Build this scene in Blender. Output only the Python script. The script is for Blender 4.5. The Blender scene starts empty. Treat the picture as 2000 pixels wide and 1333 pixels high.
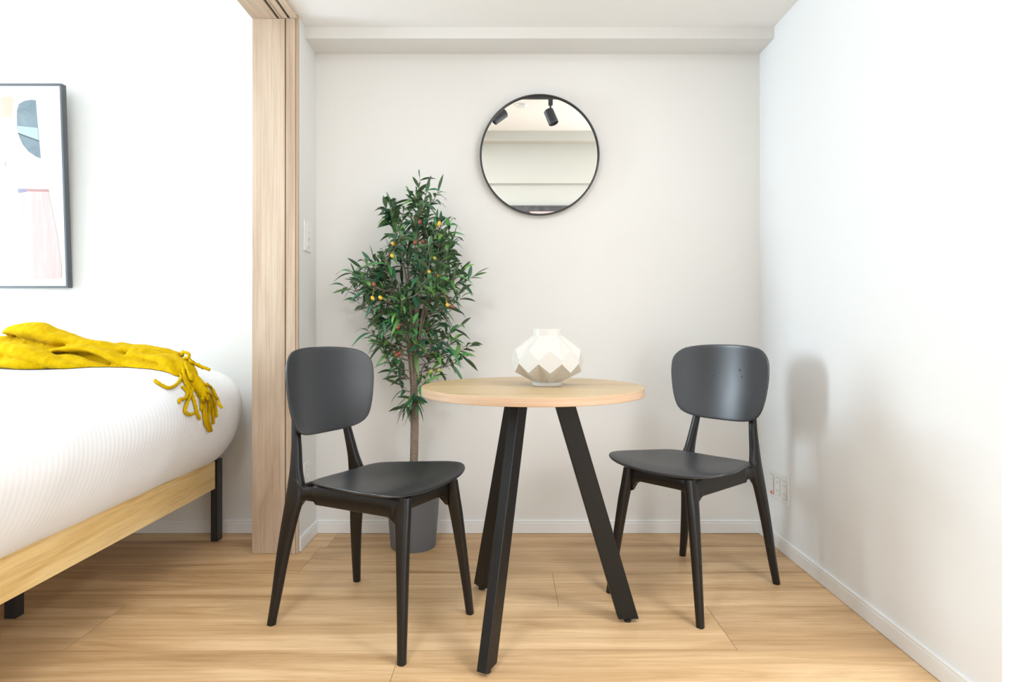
import bpy, bmesh, math, random
from mathutils import Vector, Matrix, noise
S = bpy.context.scene
C = S.collection
PI = math.pi
# ------------------------------------------------------------------ camera
H = 0.92                      # camera height
cam_d = bpy.data.cameras.new('camera'); cam = bpy.data.objects.new('camera', cam_d); C.objects.link(cam)
cam.location = (0, 0, H); cam.rotation_euler = (PI/2, 0, 0)
cam_d.sensor_width = 36; cam_d.lens = 1218/2000*36
cam_d.shift_x = 11/2000; cam_d.shift_y = -26/2000; cam_d.clip_start = 0.02
S.camera = cam
# ------------------------------------------------------------------ exposure
S.view_settings.view_transform = 'Standard'; S.view_settings.look = 'None'
S.view_settings.gamma = 1; S.view_settings.use_curve_mapping = False
S.view_settings.exposure = -0.08
# ------------------------------------------------------------------ world
w = bpy.data.worlds.new('sky'); S.world = w; w.use_nodes = True
w.node_tree.nodes['Background'].inputs[0].default_value = (0.80, 0.90, 1.0, 1)
w.node_tree.nodes['Background'].inputs[1].default_value = 0.3
# ------------------------------------------------------------------ window daylight and added fill lights
def area(name, loc, rot, sx, sy, power, col):
    l = bpy.data.lights.new(name, 'AREA'); l.shape = 'RECTANGLE'; l.size = sx; l.size_y = sy
    l.energy = power; l.color = col
    o = bpy.data.objects.new(name, l); C.objects.link(o); o.location = loc; o.rotation_euler = rot
    return o
POWER = dict(bed=94, balcony=34, side=38, rear=33, lamp=27, disc_fill2=24)
# bedroom window, in the left wall (light travels +x)
area('daylight_bedroom_window', (-3.58, 1.95, 1.52), (0, -PI/2, 0), 1.05, 0.80, POWER['bed'], (0.76, 0.90, 1.0))
# tall balcony window in the wall behind the camera (light travels +y)
area('daylight_balcony_window', (-1.9, -2.98, 1.15), (PI/2, 0, 0), 2.3, 1.9, POWER['balcony'], (0.87, 0.95, 1.0))
# added fill light in an invented right-wall opening (light travels -x)
area('fill_light_side', (2.58, .25, 1.15), (0, PI/2, 0), 1.7, 1.6, POWER['side'], (0.86, 0.94, 1.0))
# added fill light in an invented opening behind the dining corner
area('fill_light_rear', (1.8, -.86, 1.15), (PI/2, 0, 0), 1.2, 1.7, POWER['rear'], (0.98, 0.98, 1.0))
# round fill lights added below the ceiling, unseen and without fixtures
def disc(name, loc, size, power, col):
    l = bpy.data.lights.new(name, 'AREA'); l.shape = 'DISK'; l.size = size; l.energy = power; l.color = col
    o = bpy.data.objects.new(name, l); C.objects.link(o); o.location = loc
disc('fill_disc_right', (1.25, .75, 2.43), .55, POWER['lamp'], (.90, .95, 1.0))  # added fill for the floor and lower surfaces
disc('fill_disc_doorway', (-.58, .35, 2.45), .55, POWER['disc_fill2'], (.90, .95, 1.0))  # added to brighten the bed side and low bedroom wall

# ================================================================== helpers
def mat(name, base=(.8,.8,.8), rough=.5, spec=.5, metal=0, sheen=0):
    m = bpy.data.materials.new(name); m.use_nodes = True
    b = m.node_tree.nodes['Principled BSDF']
    b.inputs['Base Color'].default_value = (*base, 1); b.inputs['Roughness'].default_value = rough
    b.inputs['Specular IOR Level'].default_value = spec; b.inputs['Metallic'].default_value = metal
    if sheen: b.inputs['Sheen Weight'].default_value = sheen
    return m
def nodes(m): return m.node_tree.nodes, m.node_tree.links, m.node_tree.nodes['Principled BSDF']
def coord(m, scale, kind='Object', loc=(0,0,0)):
    N, L, B = nodes(m)
    tc = N.new('ShaderNodeTexCoord'); mp = N.new('ShaderNodeMapping')
    mp.inputs['Scale'].default_value = scale; mp.inputs['Location'].default_value = loc
    L.new(tc.outputs[kind], mp.inputs[0]); return mp.outputs[0]
def tex_noise(m, vec, scale, detail=4, rough=.5, dist=0):
    N, L, B = nodes(m); n = N.new('ShaderNodeTexNoise')
    n.inputs['Scale'].default_value = scale; n.inputs['Detail'].default_value = detail
    n.inputs['Roughness'].default_value = rough; n.inputs['Distortion'].default_value = dist
    L.new(vec, n.inputs['Vector']); return n.outputs['Fac']
def ramp(m, fac, stops):
    N, L, B = nodes(m); r = N.new('ShaderNodeValToRGB')
    while len(r.color_ramp.elements) < len(stops): r.color_ramp.elements.new(.5)
    for e, (p, c) in zip(r.color_ramp.elements, stops): e.position = p; e.color = (*c, 1)
    L.new(fac, r.inputs[0]); return r.outputs[0]
def bump(m, h, strength, dist=.01):
    N, L, B = nodes(m); b = N.new('ShaderNodeBump')
    b.inputs['Strength'].default_value = strength; b.inputs['Distance'].default_value = dist
    L.new(h, b.inputs['Height']); L.new(b.outputs[0], B.inputs['Normal'])
def mixc(m, a, b, fac, mode='MIX'):
    N, L, B = nodes(m); x = N.new('ShaderNodeMix'); x.data_type = 'RGBA'; x.blend_type = mode
    for sock, v in ((x.inputs[0], fac), (x.inputs[6], a), (x.inputs[7], b)):
        if hasattr(v, 'links'): L.new(v, sock)
        elif isinstance(v, (int, float)): sock.default_value = v
        else: sock.default_value = (*v, 1)
    return x.outputs[2]
def wallpaper(name, col, bs=.18):
    m = mat(name, col, .85, .25)
    v = coord(m, (1,1,1)); bump(m, tex_noise(m, v, 420, 3, .6), bs, .0015); return m
def wood(name, axis, light, mid, dark, rough=.45, fine=1.0, spec=.4, tone=False, k=1.0):
    """grain runs along axis (0,1,2)"""
    m = mat(name, mid, rough, spec); N, L, B = nodes(m)
    sc = [1,1,1]
    def s(long, cross):
        v = [cross]*3; v[axis] = long; return tuple(v)
    tc = N.new('ShaderNodeTexCoord'); vec = tc.outputs['Object']
    if tone:
        at = N.new('ShaderNodeAttribute'); at.attribute_name = 'tone'
        ad = N.new('ShaderNodeVectorMath'); ad.operation = 'MULTIPLY_ADD'
        L.new(at.outputs['Color'], ad.inputs[0]); ad.inputs[1].default_value = (7, 5, 3); L.new(vec, ad.inputs[2]); vec = ad.outputs[0]
    def mp(scale):
        p = N.new('ShaderNodeMapping'); p.inputs['Scale'].default_value = scale; L.new(vec, p.inputs[0]); return p.outputs[0]
    big = tex_noise(m, mp(s(.9*k, (11 if tone else 9)*k)), 1.0, 7, .62, .9)
    c1 = ramp(m, big, [(.30, dark), (.47, mid), (.62, light), (.8, mid)])
    fin = tex_noise(m, mp(s(3.2*k, 150*fine)), 1.0, 4, .6, .2)
    f = ramp(m, fin, [(.33, (.80,.74,.68)), (.54, (1,1,1))])
    c = mixc(m, c1, f, .7, 'MULTIPLY')
    pore = tex_noise(m, mp(s(9*k, 420*fine)), 1.0, 2, .5)
    p = ramp(m, pore, [(.30, (.84,.78,.72)), (.42, (1,1,1))])
    c = mixc(m, c, p, .5, 'MULTIPLY')
    if tone:
        rt = ramp(m, at.outputs['Fac'], [(0, (.86,.83,.80)), (1, (1.03,1.03,1.02))])
        c = mixc(m, c, rt, 1.0, 'MULTIPLY')
    L.new(c, B.inputs['Base Color'])
    bump(m, fin, .06, .001)
    return m

def obj(name, bm, m, parent=None, smooth=False, loc=None):
    me = bpy.data.meshes.new(name)
    bmesh.ops.recalc_face_normals(bm, faces=bm.faces)
    bm.to_mesh(me); bm.free()
    for x in (m if isinstance(m, (list, tuple)) else [m]): me.materials.append(x)
    if smooth:
        for p in me.polygons: p.use_smooth = True
    o = bpy.data.objects.new(name, me); C.objects.link(o)
    if parent: o.parent = parent
    if loc: o.location = loc
    return o
def sharp(o, deg=35):
    """smooth shading that keeps edges sharper than deg"""
    me = o.data; bm = bmesh.new(); bm.from_mesh(me)
    for e in bm.edges:
        e.smooth = not (len(e.link_faces) == 2 and e.calc_face_angle(0) > math.radians(deg))
    for f in bm.faces: f.smooth = True
    bm.to_mesh(me); bm.free(); return o
def bevel(o, wd=.002, seg=2, ang=30):
    md = o.modifiers.new('bevel', 'BEVEL'); md.width = wd; md.segments = seg; md.limit_method = 'ANGLE'; md.angle_limit = math.radians(ang); return o
def thing(name, label, cat, loc=(0,0,0), rz=0, group=None):
    o = bpy.data.objects.new(name, None); C.objects.link(o); o.empty_display_size = .05
    o.location = loc; o.rotation_euler = (0,0,rz); o['label'] = label; o['category'] = cat
    if group: o['group'] = group
    return o
def tag(o, label, cat, group=None):
    o['label'] = label; o['category'] = cat
    if group: o['group'] = group
    return o
def box(bm, x0, x1, y0, y1, z0, z1, mi=0):
    v = [bm.verts.new(p) for p in ((x0,y0,z0),(x1,y0,z0),(x1,y1,z0),(x0,y1,z0),(x0,y0,z1),(x1,y0,z1),(x1,y1,z1),(x0,y1,z1))]
    for f in ((0,3,2,1),(4,5,6,7),(0,1,5,4),(1,2,6,5),(2,3,7,6),(3,0,4,7)):
        bm.faces.new([v[i] for i in f]).material_index = mi
    return bm
def nb(*a, mi=0): return box(bmesh.new(), *a, mi=mi)
def loft(bm, rings, caps=True, closed=True):
    R = [[bm.verts.new(p) for p in r] for r in rings]
    n = len(R[0])
    for a, b in zip(R, R[1:]):
        for i in range(n if closed else n-1):
            j = (i+1) % n; bm.faces.new((a[i], a[j], b[j], b[i]))
    if caps and closed:
        bm.faces.new(R[0][::-1]); bm.faces.new(R[-1])
    return bm
def cyl(bm, c, r0, r1, z0, z1, n=32):
    def ring(r, z): return [(c[0]+r*math.cos(2*PI*i/n), c[1]+r*math.sin(2*PI*i/n), z) for i in range(n)]
    return loft(bm, [ring(r0,z0), ring(r1,z1)])
def lathe(bm, c, prof, n=48):
    return loft(bm, [[(c[0]+r*math.cos(2*PI*i/n), c[1]+r*math.sin(2*PI*i/n), c[2]+z) for i in range(n)] for r, z in prof])
def cr(pts, t):
    """catmull-rom through pts, t in 0..len-1"""
    n = len(pts); i = min(int(t), n-2); f = t-i
    P = [pts[max(0,i-1)], pts[i], pts[i+1], pts[min(n-1,i+2)]]
    return tuple(.5*((2*b)+(-a+c)*f+(2*a-5*b+4*c-d)*f*f+(-a+3*b-3*c+d)*f**3) for a,b,c,d in zip(*P))
def resample(pts, n): return [cr(pts, (len(pts)-1)*k/(n-1)) for k in range(n)]
def tube(bm, path, rad, n=8, flat=1.0, up=Vector((0,0,1)), caps=True, twist=None):
    """path points with radii (number or list); flat scales the section along 'up'-ish direction"""
    rings = []; m = len(path); path = [Vector(p) for p in path]
    prev = None
    for k, p in enumerate(path):
        t = (path[min(k+1,m-1)]-path[max(k-1,0)])
        if t.length < 1e-9: t = Vector((0,0,1))
        t.normalize()
        if prev is None:
            a = up - t*up.dot(t)
            if a.length < .05: a = Vector((1,0,0)) - t*t.x
        else: a = prev - t*prev.dot(t)
        a.normalize(); prev = a; b = t.cross(a)
        r = rad[k] if isinstance(rad, (list,tuple)) else rad
        fl = flat[k] if isinstance(flat, (list,tuple)) else flat
        ring = []
        for i in range(n):
            th = 2*PI*i/n + (twist*k if twist else 0)
            ring.append(p + a*(r*fl*math.cos(th)) + b*(r*math.sin(th)))
        rings.append(ring)
    return loft(bm, rings, caps)
def at(px, py, d):
    """point at distance d seen at that place of the 2000x1333 frame"""
    return Vector(((px-989)*d/1218, d, H-(py-640.5)*d/1218))

# ================================================================== dimensions of the place
YB = 2.794                                  # far wall
XR, XL = 1.135, -.852                       # alcove side walls
XP = -1.034                                 # bedroom face of the partition
YJ = 2.535                                  # end of the door jamb
ZC, ZBED, ZH = 2.195, 2.50, 2.178      # dropped alcove ceiling, main ceiling, door head
YD, YK = 2.25, -0.90                        # front edge of the dropped ceiling, wall behind the dining corner
XW, XE, YS = -3.6, 2.6, -3.0                # bedroom side, far right side, wall behind the camera
M_wall = wallpaper('wallpaper_cream', (.785,.775,.75))
M_wallr = wallpaper('wallpaper_white', (.83,.845,.85))
M_ceil = wallpaper('ceiling_paper', (.89,.885,.87))
M_base = mat('baseboard_white', (.84,.84,.83), .45)
M_dark = mat('shadow_gap', (.10,.07,.05), .8)
def struct(name, bm, m, **k):
    o = obj(name, bm, m, **k); o['kind'] = 'structure'; return o
# ---- floor: planks running across the view, one mesh
def floor():
    rnd = random.Random(4)
    bm = bmesh.new(); tl = bm.loops.layers.float_color.new('tone')
    wd, ln, g = .2795, 1.92, .0006
    starts = {0: .172, -1: .659, 1: -.78, -2: -.302}
    r = -20
    y1 = 2.335
    for r in range(-19, 3):
        top = y1 + r*wd; bot = top - wd
        if top > YB: top = YB
        if bot < YS: bot = YS
        if top <= bot: continue
        s = starts.get(r, rnd.uniform(0, ln))
        k0 = math.floor((XW - s)/ln)
        for k in range(k0, k0+6):
            a, b = max(s+k*ln, XW), min(s+(k+1)*ln, XE)
            if b <= a: continue
            f = bm.faces.new([bm.verts.new(p) for p in ((a+g,bot+g*.4,0),(b-g,bot+g*.4,0),(b-g,top-g*.4,0),(a+g,top-g*.4,0))])
            t = rnd.random()
            for l in f.loops: l[tl] = (t, rnd.random() if l is f.loops[0] else t, t, 1)
            for l in f.loops: l[tl] = (t, t, t, 1)
    for f in bm.faces: f.material_index = 0
    box(bm, XW-.1, XE+.1, YS-.1, YB+.1, -.08, -.0012, mi=1)
    M = wood('floor_oak', 0, (.84,.59,.34), (.69,.455,.24), (.485,.285,.13), .40, .75, .35, tone=True, k=1.0)
    return struct('floor', bm, [M, mat('floor_joint', (.22,.13,.07), .8)])
fl = floor()
# keep plank faces looking up
for p in fl.data.polygons:
    if p.material_index == 0 and p.normal.z < 0: p.flip()
struct('ceiling', nb(XW-.1, XE+.1, YS-.1, YB+.1, ZBED, ZBED+.1), M_ceil)
struct('ceiling_alcove', nb(XP+.05, XE, YD, YB, ZC, ZBED), M_ceil)
struct('wall_back', nb(XW-.1, XE+.1, YB, YB+.12, -.05, ZBED+.1), M_wall)
struct('wall_right', nb(XR, XE, 1.427, YB, 0, ZC), M_wallr)
struct('trim_3', nb(XR, XE, 1.427, YD, ZC, ZBED), M_wallr)
bm = bmesh.new()
for a in ((YS-.1,-.55,0,ZBED),(1.05,YB,0,ZBED),(-.55,1.05,0,.3),(-.55,1.05,2.0,ZBED)): box(bm, XE, XE+.12, *a)
struct('wall_far_right', bm, M_wallr)
# wall behind the dining corner; its upper band stands 5 cm proud
bm = bmesh.new(); box(bm, -.33, 1.15, YK-.12, YK, 0, 2.01); box(bm, 2.45, XE, YK-.12, YK, 0, 2.01); box(bm, 1.15, 2.45, YK-.12, YK, 0, .28); box(bm, -.33, XE, YK-.12, YK+.05, 2.01, ZBED)
struct('wall_kitchen', bm, wallpaper('kitchen_paper', (.56,.55,.50)))
# the wall with the balcony window opening, behind the camera
bm = bmesh.new()
for a in ((-.70, XE, -.05, ZBED), (-3.1, -.70, 2.12, ZBED), (XW, -3.1, -.05, ZBED), (-3.1,-.70,-.05,.18)):
    box(bm, a[0], a[1], YS-.12, YS, a[2], a[3])
struct('wall_front', bm, M_wall)
# bedroom side wall with window opening
bm = bmesh.new()
for y0,y1,z0,z1 in ((YS-.1,1.50,0,ZBED),(2.40,YB,0,ZBED),(1.50,2.40,0,.93),(1.50,2.40,2.11,ZBED)):
    box(bm, XW-.12, XW, y0, y1, z0, z1)
struct('wall_left', bm, M_wallr)
# partition stub beside the door and wall strip over the door head
struct('wall_partition', nb(XP+.002, XL, YJ+.02, YB, 0, ZC), M_wall)
struct('wall_over_door', nb(XP, XL, YS, YD, ZC, ZBED), M_wallr)
struct('trim_4', nb(XP, XP+.05, YD, YB, ZC, ZBED), M_wallr)
# drop beam along the far wall
struct('trim_1', nb(XL, XR, 2.643, YB, 2.147, ZC), M_wall)
struct('trim_2', nb(-.33, XE, YK+.05, YK+.19, 2.404, ZBED), wallpaper('kitchen_beam_paper', (.56,.55,.50)))
# windows (behind the camera / off to the left)
M_alu = mat('window_frame_white', (.75,.75,.75), .4)
def window(name, mk):
    o = bpy.data.objects.new(name, None); C.objects.link(o); o['kind'] = 'structure'
    obj('window_frame', mk, M_alu, o); return o
bm = bmesh.new()
for y0,y1,z0,z1 in ((1.50,1.53,.93,2.11),(2.37,2.40,.93,2.11),(1.53,2.37,.93,.96),(1.53,2.37,2.08,2.11)): box(bm, XW-.10, XW-.03, y0,y1,z0,z1)
window('window_1', bm)
bm = bmesh.new()
for x0,x1,z0,z1 in ((-3.1,-3.05,.18,2.12),(-.75,-.70,.18,2.12),(-3.05,-.75,.18,.23),(-3.05,-.75,2.07,2.12)): box(bm, x0,x1, YS-.10,YS-.03, z0,z1)
window('window_2', bm)
bm = bmesh.new()
for x0,x1,z0,z1 in ((1.15,1.2,.28,2.01),(2.4,2.45,.28,2.01),(1.2,2.4,.28,.33),(1.2,2.4,1.96,2.01)): box(bm, x0,x1, YK-.10,YK-.03, z0,z1)
window('window_3', bm)  # unseen frame, added around the rear fill light
bm = bmesh.new()
for y0,y1,z0,z1 in ((-.55,-.5,.3,2.0),(1.0,1.05,.3,2.0),(-.5,1.0,.3,.35),(-.5,1.0,1.95,2.0)): box(bm, XE+.03,XE+.10, y0,y1, z0,z1)
window('window_4', bm)  # unseen frame, invented to hold the right-hand fill light
# baseboards with a small stepped top
def baseboard(name, a, b, nrm):
    """profile run from a to b on the floor, nrm points into the room"""
    a, b, n = Vector((*a,0)), Vector((*b,0)), Vector((*nrm,0))
    prof = [(0,.0015),(.009,.0015),(.009,.046),(.0065,.048),(.0065,.051),(.0085,.052),(.0085,.056),(.006,.0585),(0,.0585)]
    bm = bmesh.new(); loft(bm, [[p + n*q + Vector((0,0,z)) for q, z in prof] for p in (a, b)])
    return struct(name, bm, M_base)
baseboard('baseboard_back', (XL, YB), (XR, YB), (0,-1))
baseboard('baseboard_bedroom', (XW, YB), (XP+.002, YB), (0,-1))
baseboard('baseboard_right', (XR, 1.427), (XR, YB-.009), (-1,0))
baseboard('baseboard_left', (XL, YJ+.022), (XL, YB-.009), (1,0))

# ---- sliding door frame
M_jamb = wood('pale_ash', 2, (.66,.545,.43), (.58,.46,.35), (.44,.32,.225), .5, .8, .3, k=.8)
M_head = wood('pale_ash_header', 1, (.66,.545,.43), (.58,.46,.35), (.44,.32,.225), .5, .8, .3, k=.8)
M_track = mat('track_rubber', (.06,.06,.06), .5)
M_alum = mat('track_aluminium', (.75,.73,.70), .35, .5, .3)
d1 = bpy.data.objects.new('door_1', None); C.objects.link(d1); d1['kind'] = 'structure'
bevel(obj('jamb_panel', nb(XP, -.901, YJ, YB-.012, .0005, ZH), M_jamb, d1), .0015)
bevel(obj('jamb_strip', nb(-.895, -.858, YJ-.003, YJ+.03, .0005, ZH), M_jamb, d1), .0015)
obj('jamb_groove', nb(-.905, -.88, YJ+.012, YJ+.02, .0005, ZH), M_jamb, d1)
bevel(obj('casing', nb(-.8575, XL+.003, YJ+.004, YJ+.022, .0005, ZC-.0005), mat('casing_tan', (.55,.42,.30), .5), d1), .001)
# header: timber beam with two track channels let into its underside
bm = bmesh.new()
for x0, x1, z in ((XP, -.934, 0), (-.922, -.914, 0), (-.912,-.889, .001), (-.877, -.869, 0), (-.868, XL+.001, .0)):
    box(bm, x0, x1, YS, YJ-.0, ZH+z, ZC+.0)
obj('header', bm, M_head, d1)
for x0 in (-.934, -.889):
    obj('track_channel', nb(x0, x0+.012, YS, YJ-.001, ZH+.006, ZC-.001), M_track, d1)
for x0 in (-.914, -.869):
    obj('track_lip', nb(x0, x0+.0015, YS, YJ-.001, ZH+.002, ZC-.002), mat('lip_brown', (.40,.27,.18), .5), d1)

# ---- wall plates
M_plate = mat('plate_white', (.80,.80,.78), .35)
M_plated = mat('plate_slot', (.30,.30,.28), .5)
M_gap = mat('plate_seam', (.50,.49,.46), .6)
def plate(name, label, cat, wall_x, side, y0, y1, z0, z1, n, kind):
    t = thing(name, label, cat, (wall_x, (y0+y1)/2, (z0+z1)/2))
    W, Hh = (y1-y0)/2, (z1-z0)/2
    s = side
    X = lambda a, b: (min(s*a, s*b), max(s*a, s*b))
    bevel(obj('cover_plate', nb(*X(0,.006), -W, W, -Hh, Hh), M_plate, t), .0025, 3)
    for i in range(n):
        c = -W + (2*W)*(i+.5)/n if n > 1 else 0
        if kind == 'socket':
            hw = W/n*.62
            obj('insert', nb(*X(.006,.0072), c-hw, c+hw, -Hh*.62, Hh*.62), M_gap, t)
            q = obj('socket', nb(*X(.0072,.0085), c-hw*.9, c+hw*.9, -Hh*.58, Hh*.58), M_plate, t)
            for z in (-.022, .012):
                for dy in (-.0062, .0062):
                    obj('slot', nb(*X(.0085,.0088), c+dy-.0012, c+dy+.0012, z, z+.010), M_plated, q)
        else:
            hs = 2*Hh*.80/3
            for k, z in enumerate((-1,0,1)):
                obj('rocker', nb(*X(.006,.0085), -W*.42, W*.42, z*hs-hs*.47, z*hs+hs*.47), M_plate, t)
                if k < 2: obj('indicator', nb(*X(.0085,.0088), -W*.30, W*.30, z*hs-hs*.32, z*hs-hs*.22), M_gap, t)
    return t
plate('light_switch', 'white three-rocker light switch on the left alcove wall beside the wooden door frame', 'light switch', XL, 1, 2.615, 2.712, 1.245, 1.375, 1, 'switch')
plate('wall_outlet', 'small white power outlet low on the left alcove wall, behind the left chair', 'power outlet', XL, 1, 2.61, 2.68, .235, .35, 1, 'socket')
po = plate('wall_outlet', 'wide white outlet plate with a red-marked sticker low on the right wall', 'power outlet', XR, -1, 2.497, 2.682, .20, .32, 3, 'socket')
st = obj('sticker', nb(-.0101, -.0090, .042, .072, -.045, .028), mat('sticker_paper', (.82,.82,.80), .6), po); st['label'] = 'white sticker with small print'
obj('red_mark', box(box(bmesh.new(), -.0106,-.0101, .044,.069, -.043,-.036), -.0106,-.0101, .048,.062, -.034,-.029), mat('sticker_red', (.75,.12,.08), .6), st)
bm = bmesh.new()
for k in range(6): box(bm, -.0106,-.0101, .047,.066-(k%3)*.003, .022-k*.0085, .0235-k*.0085)
obj('print_lines', bm, M_gap, st)

# ================================================================== mirror
def mirror():
    t = thing('wall_mirror', 'round mirror with a thin black frame on the far wall', 'mirror', (.147, YB-.004, 1.685))
    t.rotation_euler = (math.radians(3.0), 0, 0)
    R, n = .2645, 128
    prof = [(R-.0080, .000), (R, .0), (R, -.024), (R-.0048, -.024), (R-.0055, -.0145), (R-.0080,-.0145)]
    bm = bmesh.new(); rings = []
    for i in range(n):
        a = 2*PI*i/n; rings.append([(r*math.cos(a), y, r*math.sin(a)) for r, y in prof])
    loft(bm, rings + [rings[0]], caps=False); bmesh.ops.remove_doubles(bm, verts=bm.verts, dist=1e-6)
    sharp(obj('frame', bm, mat('mirror_frame_black', (.020,.019,.018), .35), t), 30)
    bm = bmesh.new(); v = [bm.verts.new(((R-.0070)*math.cos(2*PI*i/n), -.0125, (R-.0070)*math.sin(2*PI*i/n))) for i in range(n)]
    w_ = [bm.verts.new((q.co.x, -.004, q.co.z)) for q in v]
    bm.faces.new(v); bm.faces.new(w_[::-1])
    for i in range(n): bm.faces.new((v[i], w_[i], w_[(i+1)%n], v[(i+1)%n]))
    obj('glass', bm, mat('silvered_glass', (.93,.94,.93), .0, .5, 1.0), t)
    t.location.y = YB - .0165
mirror()

# ================================================================== chairs
M_pl = mat('black_plastic', (.018,.021,.026), .37, .85)
bump(M_pl, tex_noise(M_pl, coord(M_pl, (1,1,1)), 900, 2), .06, .0006)
M_frame = mat('black_lacquer', (.007,.0065,.0065), .34, .45)
def sect(c, hx, hy, n=20, e=3.0):
    out = []
    for i in range(n):
        a = 2*PI*i/n; ca, sa = math.cos(a), math.sin(a)
        out.append((c[0]+hx*math.copysign(abs(ca)**(2/e), ca), c[1]+hy*math.copysign(abs(sa)**(2/e), sa), c[2]))
    return out
def lofts(keys, n):
    ks = resample(keys, n)
    return [sect(k[:3], k[3], k[4]) for k in ks]
def rear_leg(s):
    K = [(s*.190,-.250,0,.0115,.0125),(s*.176,-.240,.10,.0135,.0155),(s*.162,-.228,.22,.0145,.0215),(s*.149,-.211,.33,.0155,.0275),
         (s*.141,-.202,.385,.016,.0330),(s*.135,-.201,.425,.016,.0310),(s*.128,-.209,.475,.0150,.0205),(s*.118,-.219,.54,.0135,.0155),(s*.110,-.231,.60,.012,.0125),(s*.104,-.243,.65,.010,.008),(s*.101,-.250,.68,.008,.004)]
    bm = bmesh.new(); loft(bm, lofts(K, 41)); return bm
def front_leg(s):
    K = [(s*.173,.247,0,.0115,.0115),(s*.162,.240,.10,.0130,.0135),(s*.148,.230,.22,.0145,.0165),(s*.134,.220,.33,.0155,.0205),(s*.125,.213,.385,.0155,.0240),(s*.117,.207,.440,.0155,.026)]
    bm = bmesh.new(); loft(bm, lofts(K, 25)); return bm
def side_rail(s):
    # runs from rear leg to front leg with rounded fillets where it meets both
    bm = bmesh.new(); N = 36; rings = []
    for k in range(N):
        u = k/(N-1); y = -.200 + .405*u
        x = s*(.138 + (.121-.138)*u)
        zt, zb = .4370, .3920
        if y < -.115: zt = .4250 + .012*min(1, max(0, (y+.135)/.02))
        zb = .3865 if y < -.110 else .3790
        da, db = y+.180, .190-y
        r = .030
        for dd in (da, db):
            if dd < r: zb -= min(.020 if dd is db else .03, (r - math.sqrt(max(0, r*r-(r-max(dd,0))**2)))*1.1)
        if da < .016: zt += (.016 - math.sqrt(max(0, .016**2-(.016-max(da,0))**2)))*1.6
        hw = .0105 if y < -.112 else .0135
        c = .003
        rings.append([(x-hw,y,zb+c),(x-hw+c,y,zb),(x+hw-c,y,zb),(x+hw,y,zb+c),(x+hw,y,zt-c),(x+hw-c,y,zt),(x-hw+c,y,zt),(x-hw,y,zt-c)])
    loft(bm, rings); return bm
def cross_rail(y, x1, z0, z1, hw=.011):
    bm = bmesh.new(); N = 25; rings = []; c = .003
    for k in range(N):
        x = -x1 + 2*x1*k/(N-1); d = x1-abs(x); zb = z0
        if d < .04: zb -= (.028 - math.sqrt(max(0, .028**2-(.028-min(.028, max(d-.012,0)))**2)))*.6
        rings.append([(x,y-hw,zb+c),(x,y-hw+c,zb),(x,y+hw-c,zb),(x,y+hw,zb+c),(x,y+hw,z1-c),(x,y+hw-c,z1),(x,y-hw+c,z1),(x,y-hw,z1-c)])
    loft(bm, rings); return bm
def shell(bm, half, f, th, axis, rings=12, nn=16):
    """closed rounded slab: half outline (a>=0) mirrored, surface f(a,b)->point, thickness along axis"""
    H_ = resample(half, nn*2+1)
    out = H_ + [(-a, b) for a, b in H_[-2:0:-1]]
    cb = (min(b for a,b in out)+max(b for a,b in out))/2
    n = len(out); ax = Vector(axis)
    def ring(s, off): return [Vector(f(a*s, cb+(b-cb)*s)) + ax*off for a, b in out]
    R = []
    top = [ring(k/rings, th/2) for k in range(1, rings)]
    edge = []
    wd = .5*max(abs(a) for a,b in out)
    for q in range(0, 7):
        an = PI/2 - PI*q/6; edge.append(ring(1 - (th/2)*(1-math.cos(an))/(wd*2), th/2*math.sin(an)))
    bot = [ring(k/rings, -th/2) for k in range(rings-1, 0, -1)]
    L_ = loft(bm, top + edge + bot)
    return bm
SEAT = [(0,-.130),(.07,-.131),(.128,-.126),(.158,-.108),(.176,-.066),(.200,.02),(.221,.10),(.228,.160),(.211,.203),(.160,.226),(.08,.234),(0,.236)]
BACK = [(0,.572),(.07,.574),(.125,.584),(.162,.608),(.182,.655),(.193,.715),(.196,.765),(.189,.808),(.158,.839),(.108,.851),(.05,.8555),(0,.856)]
def seat_f(x, y):
    t = (y+.128)/.36
    z = .4415 + .0125*(abs(x)/.2)**2.2 + .011*t
    z -= .006*math.exp(-((x/.11)**2+((y-.02)/.10)**2))
    z += .006*max(0, (-.04-y)/.09)**2 * (1-(min(abs(x),.16)/.16)**2)
    z -= .010*max(0, (y-.17)/.06)**2
    return (x, y, z)
def back_f(x, z):
    u = (z-.572)/.284
    return (x, -.209 - .034*u - .010*math.sin(PI*u) + .062*(abs(x)/.195)**2.1, z)
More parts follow.
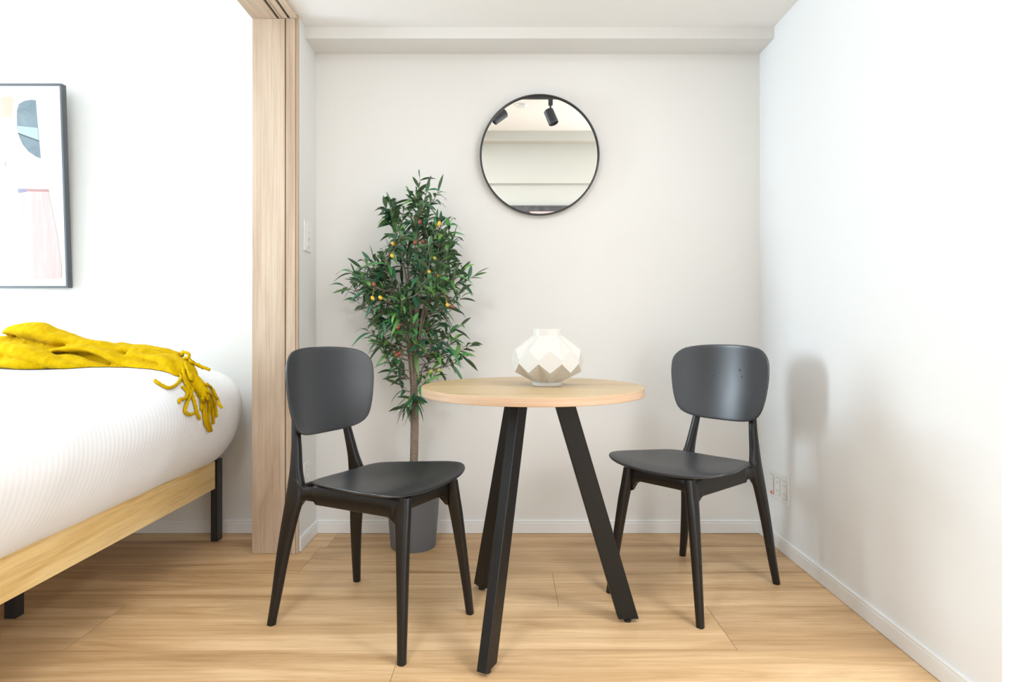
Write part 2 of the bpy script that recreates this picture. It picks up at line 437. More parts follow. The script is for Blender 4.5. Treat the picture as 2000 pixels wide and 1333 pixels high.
def make_chair(label, loc, rz, screws):
    t = thing('dining_chair', label, 'chair', loc, rz, 'black dining chairs at the round table')
    bm = bmesh.new(); shell(bm, SEAT, seat_f, .0085, (0,0,1)); obj('seat', bm, M_pl, t, smooth=True)
    bm = bmesh.new(); shell(bm, BACK, back_f, .0095, (0,1,0)); b = obj('backrest', bm, M_pl, t, smooth=True)
    if screws:
        for x, z in ((-.072,.738),(-.062,.762),(.045,.738),(.052,.762)):
            p = Vector(back_f(x, z)) + Vector((0,.0046,0)); bm = bmesh.new()
            loft(bm, [[(p.x+r*math.cos(2*PI*i/14), p.y+dy, p.z+r*math.sin(2*PI*i/14)) for i in range(14)] for r, dy in ((.0045,-.001),(.0042,.0006),(.002,.0011))])
            obj('screw_cap', bm, M_pl, b, smooth=True)
    for s in (-1, 1):
        sharp(obj('rear_leg', rear_leg(s), M_frame, t), 50); sharp(obj('front_leg', front_leg(s), M_frame, t), 50)
        sharp(obj('side_rail', side_rail(s), M_frame, t), 50)
    sharp(obj('front_rail', cross_rail(.196, .115, .395, .437), M_frame, t), 50)
    sharp(obj('rear_rail', cross_rail(-.185, .133, .398, .428), M_frame, t), 50)
    return t
# local +y is the way a chair faces
make_chair('black moulded dining chair left of the round table, in front of the potted olive tree', (-.417, 1.975, 0), math.atan2(-.488, .873)-PI/2, False)
make_chair('black moulded dining chair right of the round table, near the white side wall', (.658, 2.208, 0), math.atan2(-.682, -.732)-PI/2, True)

# ================================================================== table
M_top = wood('table_oak', 0, (.58,.43,.245), (.52,.375,.20), (.44,.305,.15), .36, .8, .45, k=.9)
M_edge = mat('table_edge_band', (.56,.39,.25), .4, .4)
_n = tex_noise(M_edge, coord(M_edge, (5,5,160)), 1, 5, .6)
nodes(M_edge)[1].new(ramp(M_edge, _n, [(.3,(.47,.31,.19)),(.55,(.56,.39,.26)),(.8,(.61,.45,.31))]), nodes(M_edge)[2].inputs['Base Color'])
M_leg = mat('powder_black', (.0065,.006,.006), .45, .35)
M_rub = mat('black_rubber', (.012,.012,.012), .6)
def table():
    cx, cy = .0805, 1.938
    t = thing('round_table', 'small round wooden-topped dining table with three black splayed legs', 'table', (cx, cy, 0))
    R, z1, th = .342, .7405, .0245
    o = obj('tabletop', lathe(bmesh.new(), (0,0,0), [(R-.0012, z1-th), (R, z1-th+.0012), (R, z1-.0012), (R-.0012, z1)], 160), [M_top, M_edge], t)
    for p in o.data.polygons:
        if abs(p.normal.z) < .3: p.material_index = 1
    sharp(o, 40)
    feet = [(-.167, .257), (.2995, .016), (-.1325, -.272)]
    angs = [math.atan2(b, a) for a, b in feet]
    for (fx, fy), a in zip(feet, angs):
        er = Vector((math.cos(a), math.sin(a), 0)); et = Vector((-er.y, er.x, 0))
        rf = math.hypot(fx, fy); hw, ht = .0315, .0150
        def ring(rc, z, hw, ht, c=.0022):
            q = []
            for u, v in ((-hw,-ht+c),(-hw+c,-ht),(hw-c,-ht),(hw,-ht+c),(hw,ht-c),(hw-c,ht),(-hw+c,ht),(-hw,ht-c)):
                p = er*(rc+u) + et*v; q.append((p.x, p.y, z))
            return q
        bm = bmesh.new(); loft(bm, [ring(rf, .013, hw, ht), ring(.092, z1-th-.004, hw, ht)])
        leg = obj('leg', bm, M_leg, t)
        bm = bmesh.new(); p = er*rf
        cyl(bm, (p.x, p.y), .011, .011, 0, .008, 24); cyl(bm, (p.x, p.y), .006, .006, .008, .014, 16)
        obj('foot_glide', bm, M_rub, leg)
    n = 3
    bm = bmesh.new(); cyl(bm, (0,0), .13, .13, z1-th-.004, z1-th, 48)
    obj('mounting_plate', bm, M_leg, t)
table()

# ================================================================== vase
def vase():
    m = mat('matt_ceramic', (.58,.555,.51), .42, .4)
    bm = bmesh.new(); n = 10; A = 2*PI/n
    def ring(r, z, half): return [bm.verts.new((r*math.cos(A*(i+(.5 if half else 0))-PI/2+.02), r*math.sin(A*(i+(.5 if half else 0))-PI/2+.02), z)) for i in range(n)]
    c = .1065
    f0, v0 = ring(.043,.0115,0), ring(.043,.0115,1)
    r1 = ring(c,.044,0); r2 = ring(c/math.cos(A/2),.0715,1); r3 = ring(c/math.cos(A/2)*.997,.0835,1); r4 = ring(c*.985,.1115,0)
    k0, k1 = ring(.0475,.155,0), ring(.0465,.152,1)
    for i in range(n):
        j = (i-1) % n
        bm.faces.new((r1[i], r2[i], r3[i], r4[i], r3[j], r2[j]))
        bm.faces.new((f0[i], v0[i], r2[i], r1[i])); bm.faces.new((v0[j], f0[i], r1[i], r2[j]))
        bm.faces.new((r4[i], r3[i], k1[i], k0[i])); bm.faces.new((r3[j], r4[i], k0[i], k1[j]))
    # foot rim below, neck above with an inner wall
    def full(r, z): return [bm.verts.new((r*math.cos(A/2*q-PI/2+.02), r*math.sin(A/2*q-PI/2+.02), z)) for q in range(2*n)]
    lo = [x for p in zip(f0, v0) for x in p]; hi = [x for p in zip(k0, k1) for x in p]
    def link(a, b):
        for q in range(2*n): bm.faces.new((a[q], a[(q+1)%(2*n)], b[(q+1)%(2*n)], b[q]))
    s0, s1, s2 = full(.0455,.0100), full(.0450,.001), full(.0440,0)
    link(lo, s0); link(s0, s1); link(s1, s2); bm.faces.new(s2)
    t1, t2, t3, t4, t5 = full(.0470,.1745), full(.0460,.1755), full(.0430,.1755), full(.0425,.155), full(.03,.05)
    link(hi, t1); link(t1, t2); link(t2, t3); link(t3, t4); link(t4, t5); bm.faces.new(t5)
    o = obj('vase', bm, m, None)
    bmesh_fix = o.modifiers.new('bevel', 'BEVEL'); bmesh_fix.width = .0009; bmesh_fix.segments = 2; bmesh_fix.limit_method = 'ANGLE'; bmesh_fix.angle_limit = math.radians(8)
    o.location = (.1265, 1.935, .7410)
    tag(o, 'faceted off-white ceramic vase with a short open neck on the round table', 'vase')
vase()

# ================================================================== potted olive tree
def tree():
    rnd = random.Random(11)
    bx, by = -.393, 2.632
    t = thing('potted_olive_tree', 'artificial olive tree in a grey round pot by the far wall', 'potted plant', (bx, by, 0))
    M_pot = mat('pot_grey', (.155,.165,.180), .55, .3); bump(M_pot, tex_noise(M_pot, coord(M_pot,(1,1,1)), 300, 3), .1, .001)
    bm = bmesh.new(); lathe(bm, (0,0,0), [(.001,.004),(.088,.004),(.092,.0),(.0945,.006),(.1145,.262),(.1165,.266),(.1165,.285),(.1145,.287),(.108,.287),(.106,.20),(.001,.20)], 64)
    sharp(obj('pot', bm, M_pot, t), 40)
    M_soil = mat('soil', (.06,.045,.03), .9); bm = bmesh.new(); cyl(bm, (0,0), .107, .107, .255, .262, 48); obj('soil', bm, M_soil, t)
    M_bark = mat('bark', (.23,.17,.13), .85, .2); N, L, B = nodes(M_bark)
    v = coord(M_bark, (1,1,1)); nz = tex_noise(M_bark, coord(M_bark,(60,60,400)), 1, 5, .6)
    L.new(ramp(M_bark, nz, [(.3,(.15,.11,.085)),(.55,(.30,.24,.19)),(.75,(.45,.38,.32))]), B.inputs['Base Color']); bump(M_bark, nz, .6, .003)
    # trunk
    tr = [(-.002,0,.24),(.004,0,.40),(.006,-.002,.55),(.003,.0,.66),(.006,.002,.78),(.010,.0,.90),(.014,0,1.05),(.020,0,1.25),(.026,0,1.42)]
    P = resample(tr, 60); rad = []
    for p in P:
        z = p[2]; rad.append(.0172 if z < .62 else max(.0030, .0172*(1-(z-.62)/.75)**1.1) if z < 1.3 else .003)
    bm = bmesh.new(); tube(bm, P, rad, 12)
    for k in range(5):      # wrapped joints on the lower trunk
        z = .30+k*.095; c = cr(tr, 0); 
    obj('trunk', bm, M_bark, t, smooth=True)
    # branches and twigs
    env = [(.60,.05),(.66,.09),(.72,.14),(.80,.20),(.88,.235),(.96,.25),(1.04,.265),(1.12,.275),(1.20,.235),(1.28,.19),(1.36,.155),(1.44,.125),(1.50,.08),(1.555,.03)]
    def er(z):
        for (a,b),(c,d) in zip(env, env[1:]):
            if a <= z <= c: return b+(d-b)*(z-a)/(c-a)
        return .03
    bmb = bmesh.new(); twigs = []
    mains = []
    for k in range(11):
        a = 2*PI*k/11 + rnd.uniform(-.25,.25); z1 = rnd.uniform(1.02, 1.38); R_ = er(z1)*.60
        z0 = rnd.uniform(.62,.80); i0 = cr(tr, 3+ (z0-.66)/.12 if z0 > .66 else 3-.4)
        dy = .62 if math.sin(a) > 0 else .85
        e = Vector((.012+R_*math.cos(a), R_*math.sin(a)*dy - .02, z1))
        s = Vector((.004+.008*math.cos(a), .008*math.sin(a), z0))
        m1 = s.lerp(e, .35); m1 = Vector((s.x+(e.x-s.x)*.22, s.y+(e.y-s.y)*.22, m1.z+.04)); m2 = s.lerp(e, .7); m2.z += .03
        pth = [Vector(q) for q in resample([tuple(s), tuple(m1), tuple(m2), tuple(e)], 22)]
        tube(bmb, pth, [.0050*(1-i/21)+.0014 for i in range(22)], 7); mains.append(pth)
    mains.append([Vector(q) for q in P[25:]])
    def grow(e, base=None):
        cand = [p for m_ in mains for p in m_ if p.z < e.z - .05]
        if not cand: cand = [Vector((.004,0,.66))]
        s = min(cand, key=lambda p: (p-e).length + .3*abs((e.z-p.z)-.12))
        d = e - s; out = Vector((d.x, d.y, 0))
        mid = s + d*.5 - Vector((0,0,.012)) + Vector((rnd.uniform(-.012,.012), rnd.uniform(-.012,.012), 0)) + out*.08
        pth = [Vector(q) for q in resample([tuple(s), tuple(mid), tuple(e)], 12)]
        tube(bmb, pth, [.0022*(1-i/11)+.0009 for i in range(12)], 5); return pth
    cnt = 0
    while cnt < 165:
        z = rnd.triangular(.70, 1.54, 1.13); a = rnd.uniform(0, 2*PI); q = rnd.uniform(.25, 1)**.55
        r = er(z)*q*.93
        y = r*math.sin(a) * (.48 if math.sin(a) > 0 else .80) - .02
        x = .016 + r*math.cos(a)
        if z < .85 and abs(x) < .03: continue
        twigs.append(grow(Vector((x, y, z)))); cnt += 1
    for e in ((.245,-.02,.845),(.20,-.05,.80),(.225,-.03,.80),(-.288,-.02,1.095),(-.255,-.04,1.15),(-.235,-.03,1.03),(.030,-.01,1.548),(-.11,-.02,1.42),(.105,-.01,1.49),(.09,-.02,.72),(-.05,-.03,.70),(-.09,-.04,.76),(.0,-.05,.62),(.02,-.045,.60),(-.03,-.04,.585)):
        twigs.append(grow(Vector(e)))
    obj('branches', bmb, M_bark, t, smooth=True)
    # leaves
    bm = bmesh.new(); cl = bm.loops.layers.float_color.new('tint')
    def leaf(p, d, L_, W_, tint, droop):
        d = d.normalized(); up = Vector((0,0,1)); sd = d.cross(up)
        if sd.length < .1: sd = Vector((1,0,0))
        sd.normalize(); 
        sd = (Matrix.Rotation(rnd.uniform(-1.1,1.1), 3, d) @ sd)
        nr = sd.cross(d)
        prof = [(0,.10),(.14,.55),(.32,.92),(.52,1.0),(.72,.80),(.88,.42),(1.0,.03)]
        rows = []
        for s, w_ in prof:
            c = p + d*(L_*s) - up*(droop*L_*s*s); 
            hw = W_*w_*.5
            rows.append((bm.verts.new(c - sd*hw + nr*hw*.35), bm.verts.new(c), bm.verts.new(c + sd*hw + nr*hw*.35)))
        for A_, B_ in zip(rows, rows[1:]):
            for i in (0,1):
                f = bm.faces.new((A_[i], A_[i+1], B_[i+1], B_[i])); f.smooth = True
                for l in f.loops: l[cl] = (tint, tint, tint, 1)
    for tw in twigs:
        n = len(tw); k = rnd.choice((8,9,9,10)); ph = rnd.uniform(0, PI)
        fresh = rnd.random() < .24
        for j in range(k):
            u = .25 + .75*j/(k-1); f = u*(n-1); i = min(int(f), n-2); p = tw[i].lerp(tw[i+1], f-i)
            tg = (tw[min(i+1,n-1)] - tw[i]).normalized()
            ang = ph + j*PI*.62; side = tg.cross(Vector((0,0,1))); side = side.normalized() if side.length > .05 else Vector((1,0,0))
            up2 = side.cross(tg)
            d = tg*rnd.uniform(.35,1.0) + (side*math.cos(ang)+up2*math.sin(ang))*rnd.uniform(.6,1.0)
            if j == k-1: d = tg + Vector((rnd.uniform(-.2,.2), rnd.uniform(-.2,.2), .1))
            if d.y > .2 and p.y > .03: d.y *= .2
            L_ = rnd.uniform(.052,.084)
            if p.y + d.normalized().y*L_ + by > YB-.012: d.y = -abs(d.y)
            tint = rnd.uniform(.72,1) if fresh else rnd.uniform(0,.68)
            leaf(p, d, L_, rnd.uniform(.0135,.0205), tint, rnd.uniform(.0,.75))
    Ml = mat('olive_leaf', (.04,.12,.04), .32, .6); N, L, B = nodes(Ml)
    at_ = N.new('ShaderNodeAttribute'); at_.attribute_name = 'tint'
    top = ramp(Ml, at_.outputs['Fac'], [(0,(.014,.070,.040)),(.35,(.035,.150,.068)),(.62,(.10,.175,.045)),(.75,(.055,.27,.070)),(1,(.20,.42,.075))])
    geo = N.new('ShaderNodeNewGeometry')
    c = mixc(Ml, top, (.065,.125,.055), geo.outputs['Backfacing']); 
    L.new(c, B.inputs['Base Color'])
    o = obj('foliage', bm, Ml, t)
    # olives
    cols = [mat('olive_fruit_yellow', (.72,.42,.03), .35), mat('olive_fruit_brown', (.20,.045,.018), .3), mat('olive_fruit_green', (.34,.33,.05), .35)]
    spots = [(768,476,0),(766,500,0),(858,437,0),(838,532,0),(856,538,0),(874,596,0),(728,583,0),(743,582,0),(820,434,1),(811,474,1),(826,472,1),(884,600,1),(731,556,1),(816,571,1),(771,689,1),(775,694,1),(780,692,1),(842,726,2),(858,724,2),(786,466,1),(778,640,1),(849,505,2)]
    for px, py, k in spots:
        d = rnd.uniform(2.42, 2.50); p = at(px, py, d) - Vector((bx, by, 0)); r = .0072
        L2 = rnd.uniform(1.15,1.5)
        bm = bmesh.new(); bmesh.ops.create_uvsphere(bm, u_segments=14, v_segments=9, radius=r); bmesh.ops.scale(bm, verts=bm.verts, vec=(1,1,L2))
        bmesh.ops.rotate(bm, verts=bm.verts, cent=(0,0,0), matrix=Matrix.Rotation(rnd.uniform(-.6,.6), 3, 'Y'))
        bmesh.ops.translate(bm, verts=bm.verts, vec=p)
        # short stalk to the nearest twig
        q = min((x for tw in twigs for x in tw), key=lambda x: (x-p).length)
        tube(bm, [p+Vector((0,0,r*1.1)), (p+q)/2+Vector((0,0,.006)), q], .0007, 5)
        of = obj('olive', bm, cols[k], t, smooth=True); of['label'] = ('yellow olive', 'brown olive', 'green olive')[k]
tree()

# ================================================================== bed
M_pine = wood('bed_pine', 1, (.92,.71,.37), (.86,.62,.28), (.72,.47,.17), .45, .6, .4, k=1.0)
M_bleg = mat('bed_leg_black', (.018,.018,.020), .35, .5)
def bed():
    # side rail a degree off the room's depth axis
    t = thing('bed', 'low wooden bed frame with black square legs in the bedroom', 'bed', (-1.24, 2.70, 0), math.radians(-.6))
    bevel(obj('side_rail', nb(-.022, 0, -2.0, -.043, .233, .352), M_pine, t), .002)
    bevel(obj('side_rail', nb(-1.50, -1.478, -2.0, -.043, .233, .352), M_pine, t), .002)
    bevel(obj('head_rail', nb(-1.478, -.03, .002, .024, .233, .340), M_pine, t), .002)
    bevel(obj('foot_rail', nb(-1.478, -.022, -2.0, -1.978, .233, .352), M_pine, t), .002)
    for x, y, h in ((-.031,-.020,.351),(-1.499,-.020,.351),(-.055,-1.975,.23),(-1.479,-1.975,.23)):
        bevel(obj('leg', nb(x, x+.030, y, y+.045, .0, h), M_bleg, t), .0012)
    for x, y in ((-.338,-.735),(-.76,-.735),(-1.18,-.735)):
        o = bevel(obj('leg', nb(x, x+.036, y, y+.036, 0, .30), M_bleg, t), .0012)
    bevel(obj('cross_bar', nb(-1.478,-.022,-.735,-.699,.288,.320), M_bleg, t), .001)
    bm = bmesh.new()
    for k in range(13):
        y = -1.95 + k*.152; box(bm, -1.478, -.022, y, y+.07, .322, .338)
    obj('slats', bm, M_pine, t)
bed()
def bedding():
    M = mat('white_cotton', (.85,.87,.90), .8, .2, sheen=.2); N, L, B = nodes(M)
    v = coord(M, (1,1,1))
    sx = N.new('ShaderNodeSeparateXYZ'); L.new(v, sx.inputs[0])
    mu = N.new('ShaderNodeMath'); mu.operation = 'MULTIPLY'; mu.inputs[1].default_value = 2*PI/.0195; L.new(sx.outputs[1], mu.inputs[0])
    sn = N.new('ShaderNodeMath'); sn.operation = 'SINE'; L.new(mu.outputs[0], sn.inputs[0])
    nz = tex_noise(M, v, 6, 3); ad = N.new('ShaderNodeMath'); ad.operation = 'MULTIPLY_ADD'; L.new(nz, ad.inputs[0]); ad.inputs[1].default_value = 2.5; L.new(sn.outputs[0], ad.inputs[2])
    bump(M, ad.outputs[0], .16, .0016)
    # cross-section (x,z): up the near side, over the top, down the far side
    prof = [(-1.262,.355),(-1.232,.358),(-1.196,.385),(-1.150,.450),(-1.118,.530),(-1.108,.600),(-1.122,.665),(-1.165,.715),(-1.240,.747),(-1.36,.764),(-1.60,.771),(-2.00,.772),(-2.40,.771),(-2.62,.760),(-2.74,.72),(-2.79,.62),(-2.78,.50),(-2.73,.37),(-2.70,.355)]
    pr = resample(prof, 110); cx, cz = -1.98, .53
    rings = []; ys = [.74 + 1.86*k/110 for k in range(111)]
    NE = 18; RR = .145
    for k in range(NE+1): 
        a = PI/2*k/NE; 
    def ring(y, inset, seed=0):
        out = []
        for x, z in pr:
            dx = inset if x < cx else -inset
            fx = x + (dx if abs(x-cx) > inset else 0)
            fz = cz + (z-cz)*(1-inset/.26) if z > cz else cz+(z-cz)*(1-inset/.26)
            fz = max(fz, .354)
            q = Vector((fx, y, fz))
            nn = noise.noise(q*2.6)*.016 + noise.noise(q*7)*.004
            side = max(0, min(1, (.62-z)/.25)) if x > -1.3 else 0
            px = fx + nn + side*.010*noise.noise(Vector((0, y*5, 3)))
            pz = fz + (nn if z > .6 else .25*nn) + (.006*noise.noise(Vector((y*6,0,9))) if z < .36 else 0); pz = max(pz, .3535)
            out.append((px, y, pz))
        return out
    for y in ys: rings.append(ring(y, 0))
    for k in range(1, NE+1):
        a = PI/2*k/NE; rings.append(ring(2.60+RR*math.sin(a), RR*.9*(1-math.cos(a))))
    bm = bmesh.new(); loft(bm, rings)
    o = obj('duvet', bm, M, None, smooth=True)
    tag(o, 'white ribbed duvet bulging over the side of the bed frame', 'duvet')
bedding()

# ================================================================== mustard throw
def throw():
    M = mat('mustard_wool', (.56,.37,.003), .9, .04, sheen=.06); N, L, B = nodes(M)
    B.inputs['Sheen Tint'].default_value = (1,.85,.25,1)
    v = coord(M, (1,1,1)); n1 = tex_noise(M, v, 55, 5, .7); n2 = tex_noise(M, v, 600, 3, .7)
    L.new(ramp(M, n1, [(.3,(.50,.31,.0015)),(.6,(.62,.395,.002))]), B.inputs['Base Color'])
    mm = N.new('ShaderNodeMath'); mm.operation = 'MULTIPLY_ADD'; L.new(n2, mm.inputs[0]); mm.inputs[1].default_value = .4; L.new(n1, mm.inputs[2])
    bump(M, mm.outputs[0], .55, .003)
    W = lambda zx, zy, d: at(zx/4.255, 600+zy/4.255, d)
    t = thing('throw_blanket', 'mustard yellow wool throw with knotted fringe lying across the white bed', 'throw blanket', (-1.5, 2.35, .77))
    base = Vector(t.location)
    from mathutils.bvhtree import BVHTree
    dv = bpy.data.objects['duvet']; dbm = bmesh.new(); dbm.from_mesh(dv.data); tree_ = BVHTree.FromBMesh(dbm)
    def lift(p, gap):
        w_ = p + base; loc_, nr, idx, dist = tree_.find_nearest(w_)
        if nr.dot(Vector((-1.9, w_.y, .5)) - loc_) > 0: nr = -nr
        sd = (w_ - loc_).dot(nr)
        return p + nr*(gap - sd) if sd < gap and dist < .15 else p
    bm = bmesh.new()
    def fold(pts, half, thick, n=26, tilt=0.0):
        """pts: centre line (zoom x, zoom y, depth); half: half height in zoom px"""
        k = len(pts); P_ = resample(pts, n); Hh = resample([(h,) for h in half], n); T = resample([(h,) for h in thick], n)
        path = [W(*p)-base for p in P_]
        rad = [T[i][0] for i in range(n)]
        path = [lift(p, -.008) for i, p in enumerate(path)]
        hz = [Hh[i][0]/4.255*P_[i][2]/1218 for i in range(n)]
        tube(bm, path, rad, 18, [hz[i]/rad[i] for i in range(n)])
    # back upper roll, high at the left, tapering to the fringe
    fold([(60,215,2.47),(180,190,2.46),(330,215,2.44),(520,265,2.43),(760,305,2.42),(1000,345,2.42),(1250,390,2.41),(1480,440,2.39)], (14,52,78,58,36,34,38,40), (.03,.05,.055,.05,.04,.035,.03,.02))
    fold([(-200,330,2.50),(60,300,2.49),(260,320,2.47),(480,350,2.45),(800,370,2.46),(1100,400,2.45)], (60,60,60,50,40,30), (.06,.06,.05,.05,.05,.03))
    # far thin layer
    fold([(700,330,2.50),(950,330,2.50),(1150,345,2.49),(1350,380,2.47),(1500,405,2.45)], (20,32,36,36,20), (.03,.035,.035,.03,.02))
    # big lower-left fold sweeping down to the right
    fold([(-300,390,2.36),(-60,380,2.35),(120,365,2.335),(300,405,2.32),(480,465,2.31),(640,500,2.305),(760,520,2.31)], (95,92,80,64,46,24,8), (.045,.045,.045,.042,.035,.025,.012))
    fold([(-300,470,2.31),(0,465,2.31),(200,478,2.30),(380,498,2.30)], (42,44,34,10), (.035,.035,.03,.012))
    # middle fold, arching over
    fold([(340,390,2.385),(520,352,2.375),(720,345,2.37),(880,390,2.36),(1020,450,2.355),(1180,505,2.34),(1340,545,2.325),(1450,580,2.30)], (14,26,28,40,48,50,48,30), (.02,.03,.032,.035,.038,.038,.034,.02))
    fold([(420,412,2.35),(600,430,2.34),(720,465,2.33),(880,505,2.325),(1080,528,2.33)], (16,30,34,28,10), (.02,.028,.03,.028,.015))
    # cloth behind that fills the hollow
    fold([(420,430,2.42),(700,430,2.41),(960,455,2.40),(1200,480,2.39),(1420,520,2.36)], (40,60,60,60,50), (.03,.04,.045,.045,.03))
    # upper right leaf turning down towards the fringe
    fold([(1080,395,2.38),(1260,425,2.36),(1370,450,2.335),(1430,520,2.30),(1465,600,2.275)], (26,34,44,40,18), (.025,.028,.026,.02,.012))
    fold([(1250,420,2.40),(1400,440,2.38),(1520,500,2.34),(1600,600,2.30),(1680,700,2.27),(1700,765,2.255)], (34,50,58,54,50,34), (.03,.035,.035,.028,.02,.012))
    o = obj('cloth', bm, M, t, smooth=True)
    r = o.modifiers.new('remesh', 'REMESH'); r.mode = 'VOXEL'; r.voxel_size = .0042; r.use_smooth_shade = True
    s = o.modifiers.new('smooth', 'SMOOTH'); s.factor = .5; s.iterations = 3
    tex = bpy.data.textures.new('wrinkle', 'CLOUDS'); tex.noise_scale = .09; tex.noise_depth = 2
    dd = o.modifiers.new('wrinkle', 'DISPLACE'); dd.texture = tex; dd.strength = .018; dd.mid_level = .5
    # tassels
    TS = [
     [(1500,560,2.27),(1490,620,2.255),(1440,670,2.25),(1380,685,2.25),(1320,655,2.255),(1275,625,2.26)],
     [(1500,410,2.36),(1505,385,2.36),(1540,378,2.355),(1572,395,2.35),(1560,425,2.345),(1525,425,2.345)],
     [(1560,430,2.36),(1600,455,2.35),(1650,490,2.34),(1700,505,2.33),(1745,525,2.325)],
     [(1570,450,2.35),(1590,475,2.345),(1650,480,2.335),(1690,515,2.33)],
     [(1530,520,2.29),(1550,590,2.265),(1590,650,2.255),(1625,710,2.25)],
     [(1510,600,2.27),(1540,660,2.255),(1585,700,2.25),(1560,760,2.245),(1530,820,2.243),(1520,870,2.243),(1555,895,2.243),(1600,885,2.243)],
     [(1540,670,2.26),(1580,740,2.25),(1600,800,2.245),(1620,880,2.243),(1645,935,2.243)],
     [(1500,670,2.265),(1545,720,2.255),(1520,770,2.25),(1480,775,2.25),(1475,805,2.25)],
     [(1690,750,2.25),(1690,850,2.24),(1700,940,2.24),(1720,1035,2.243)],
     [(1680,760,2.255),(1675,860,2.246),(1690,960,2.246),(1700,990,2.246)],
     [(1715,750,2.25),(1725,850,2.245),(1715,930,2.245),(1745,1030,2.245)],
     [(1720,740,2.26),(1745,830,2.252),(1755,900,2.25),(1760,970,2.25)],
     [(1715,700,2.27),(1755,760,2.262),(1775,840,2.258),(1782,915,2.256)],
     [(1700,650,2.28),(1750,690,2.275),(1780,750,2.27),(1815,800,2.265),(1845,840,2.262)],
     [(1540,480,2.31),(1575,560,2.285),(1600,620,2.27),(1590,560,2.28)],
     [(1640,720,2.262),(1660,800,2.252),(1655,860,2.25)],
    ]
    # let the cloth settle: bake it and lift whatever would sink into the duvet
    def settle(ob, gap):
        for v in ob.data.vertices:
            p = v.co + base; loc_, nr, idx, dist = tree_.find_nearest(p)
            if nr is None: continue
            if nr.dot(Vector((-1.9, p.y, .5)) - loc_) > 0: nr = -nr
            sd = (p - loc_).dot(nr)
            if sd < gap and dist < .12: v.co += nr*(gap - sd)
        ob.data.update()
    bpy.context.view_layer.update()
    dg = bpy.context.evaluated_depsgraph_get(); nm = bpy.data.meshes.new_from_object(o.evaluated_get(dg))
    o.modifiers.clear(); o.data = nm; o.data.name = 'cloth'
    for p_ in nm.polygons: p_.use_smooth = True
    settle(o, .003)
    cb = bmesh.new(); cb.from_mesh(o.data); bmesh.ops.translate(cb, verts=cb.verts, vec=base); ctree = BVHTree.FromBMesh(cb)
    for k, pts in enumerate(TS):
        P_ = resample(pts, 5*len(pts)); path = [W(*p)-base for p in P_]; n = len(path)
        rad = [.0058*(1+.13*math.sin(i*1.9+k)) * (1 if i < n-2 else (.95 if i == n-2 else .6)) for i in range(n)]
        eye = Vector((0, 0, H)); q_ = []
        for i, p in enumerate(path):      # a strand lies on whatever it falls over, duvet or cloth
            dr = (p + base - eye).normalized(); best = None
            for tr_ in (tree_, ctree):
                hl, hn, hi, hd = tr_.ray_cast(eye, dr)
                if hl is not None and (best is None or hd < best[1]): best = (hl, hd, hn)
            if best and best[1] < (p + base - eye).length + .14:
                nn = best[2] if best[2].dot(dr) < 0 else -best[2]
                q_.append(best[0] - base + nn*(rad[min(i,n-3)]+.0015))
            else: q_.append(p)
        path = q_
        path = [path[0]] + [(path[i-1]+path[i]*2+path[i+1])/4 for i in range(1, n-1)] + [path[-1]]
        b2 = bmesh.new(); tube(b2, path, rad, 9, up=Vector((0,-1,.3))); settle(obj('tassel', b2, M, t, smooth=True), .0025)
throw()

# ================================================================== framed print on the bedroom wall
def picture(name, label, x0, x1, z0, z1, y, rz, tilt, shapes, paper):
    """hung on a wall facing -y (rz 0) or +y (rz pi); shapes in local x,z metres"""
    W_, H_ = x1-x0, z1-z0
    t = thing(name, label, 'picture', ((x0+x1)/2, y, z0)); t.rotation_euler = (tilt, 0, rz)
    fw, dp = .009, .030
    M_f = mat('picture_frame_grey', (.085,.095,.10), .45, .4)
    bm = bmesh.new()
    for a in ((-W_/2,-W_/2+fw,0,H_),(W_/2-fw,W_/2,0,H_),(-W_/2+fw,W_/2-fw,0,fw),(-W_/2+fw,W_/2-fw,H_-fw,H_)): box(bm, a[0],a[1],-dp,0,a[2],a[3])
    bevel(obj('frame', bm, M_f, t), .0008)
    bm = nb(-W_/2+fw, W_/2-fw, -.022, -.012, fw, H_-fw); mats = [mat('art_paper', paper, .7)]
    for i, (pts, m) in enumerate(shapes):
        yy = -.0222-.0002*i; v = [bm.verts.new((px, yy, pz)) for px, pz in pts]; f = bm.faces.new(v); f.material_index = len(mats); mats.append(m)
    o = obj('print', bm, mats, t); return t
def brushed(name, col, paper, k=.5, s=(30,30,3)):
    m = mat(name, col, .7); N, L, B = nodes(m); nz = tex_noise(m, coord(m, s), 1, 5, .65, .6)
    L.new(ramp(m, nz, [(.38, col), (.38+k*.5, tuple((a+b)/2 for a,b in zip(col, paper))), (.85, paper)]), B.inputs['Base Color']); return m
PAP = (.74,.73,.72)
dP = 2.755
def pp(px, py):   # print coordinates of a place on the bedroom picture
    return ((px-989)*dP/1218, H-(py-640.5)*dP/1218)
x1p, z1p = pp(131, 168)[0], pp(131, 168)[1]; x0p, z0p = x1p-.66, pp(131, 562)[1]
def loc(pts): return [(pp(a,b)[0]-(x0p+x1p)/2, pp(a,b)[1]-z0p) for a, b in pts]
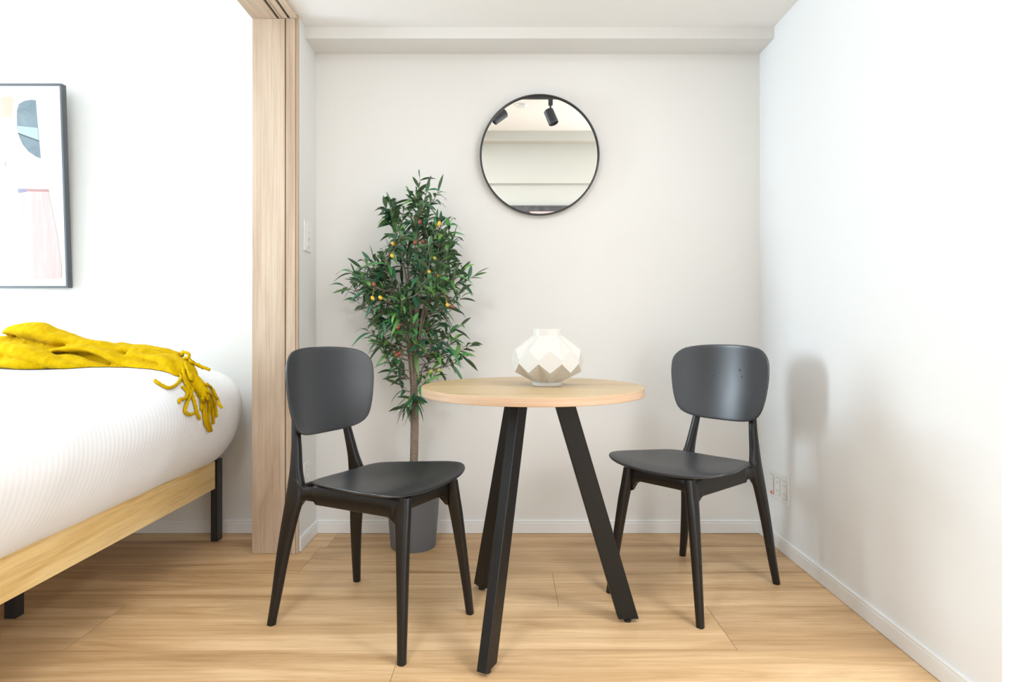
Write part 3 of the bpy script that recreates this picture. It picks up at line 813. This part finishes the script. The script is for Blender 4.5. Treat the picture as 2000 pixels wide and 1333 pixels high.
art = [
 (loc([(-120,195),(33,192),(36,200),(30,232),(-120,236)]), brushed('peach_paint', (.41,.33,.25), (.5,.46,.4), .9)),
 (loc([(-120,236),(26,234),(28,262),(-120,266)]), brushed('pale_peach', (.47,.42,.35), PAP, .9)),
 (loc([(40,232),(41,218),(45,206),(56,200),(70,198),(78,199),(80,240),(82,275),(84,311),(74,307),(60,297),(49,283),(43,268),(40,250)]), brushed('slate_paint', (.11,.145,.16), (.22,.27,.29), .6, (14,14,14))),
 (loc([(41,248),(80,252),(82,278),(42,262)]), mat('light_slate', (.30,.36,.39), .7)),
 (loc([(41,261),(82,276),(82,278.5),(41,263.5)]), mat('ink_line', (.05,.06,.07), .7)),
 (loc([(38,370),(96,370),(101,400),(110,450),(118,520),(117,543),(62,545),(58,500),(50,440),(40,400)]), brushed('pink_wash', (.43,.325,.305), (.56,.48,.465), .8, (30,30,3))),
 (loc([(37,369),(54,369),(55,375),(38,377)]), mat('violet_dab', (.20,.19,.28), .7)),
 (loc([(54,369),(97,370),(98,375),(56,374)]), mat('red_dab', (.34,.17,.16), .7)),
 (loc([(-120,318),(14,316),(16,327),(-120,328)]), mat('rose_fleck', (.43,.39,.38), .7)),
]
picture('framed_print', 'tall abstract print with a slate half-oval and pink wash, grey framed, on the bedroom wall', x0p, x1p, z0p, z1p, YB-.004, 0, math.radians(2.6), art, PAP)

# ---- things behind and above the camera that the round mirror shows
g = mat('charcoal_paint', (.055,.055,.06), .7); pk = mat('dusty_pink', (.45,.27,.25), .7)
picture('framed_artwork', 'wide dark-framed abstract in charcoal and pink, seen in the round mirror', -.25, 1.05, 1.09, 1.79, YK+.004, PI, 0,
  [([(-.22,.689),(.50,.689),(.50,.60),(.40,.20),(-.22,.15)], brushed('grey_paint', (.05,.05,.055), (.20,.19,.20), .6, (10,10,10))),
   ([(-.62,.689),(-.22,.689),(-.20,.60),(-.60,.52)], pk), ([(.36,.66),(.62,.66),(.62,.20),(.30,.2)], pk), ([(-.2,.64),(.16,.64),(.10,.30),(-.2,.3)], mat('pale_rose', (.60,.48,.44), .7))], (.45,.36,.34))
M_spot = mat('spotlight_black', (.030,.034,.042), .4)
tk = tag(obj('ceiling_track', bevel_bm := nb(-.30, 1.0, .545, .575, ZBED-.018, ZBED), M_spot), 'black ceiling light track reflected at the top of the round mirror', 'light track')
def spot(x, az, el, label):
    t = thing('track_spotlight', label, 'spotlight', (x, .56, ZBED-.018), 0, 'spotlights on the ceiling track'); t.scale = (1.18,)*3
    obj('adapter', nb(-.014,.014,-.014,.014,-.040,0), M_spot, t)
    bm = bmesh.new(); cyl(bm, (0,0), .006,.006,-.082,-.040,14); obj('stem', bm, M_spot, t)
    bm = bmesh.new(); lathe(bm, (0,0,0), [(.026,.040),(.033,.034),(.034,-.060),(.031,-.062),(.029,-.050),(.004,-.045)], 28)
    R_ = Matrix.Rotation(az, 3, 'Z') @ Matrix.Rotation(el, 3, 'Y')
    bmesh.ops.rotate(bm, verts=bm.verts, cent=(0,0,0), matrix=R_); bmesh.ops.translate(bm, verts=bm.verts, vec=(0,0,-.105))
    sharp(obj('lamp_head', bm, M_spot, t), 40)
spot(.345, .6, -.45, 'black track spotlight right of centre in the round mirror, tilted down')
spot(-.045, -.3, .95, 'black track spotlight at the upper left rim of the round mirror, tilted sideways')
bm = bmesh.new(); lathe(bm, (.125,.32,ZBED), [(.05,0),(.05,-.012),(.042,-.022),(.015,-.024)], 40)
tag(sharp(obj('smoke_detector', bm, M_plate), 40), 'small white smoke detector on the ceiling, faint in the round mirror', 'smoke detector')
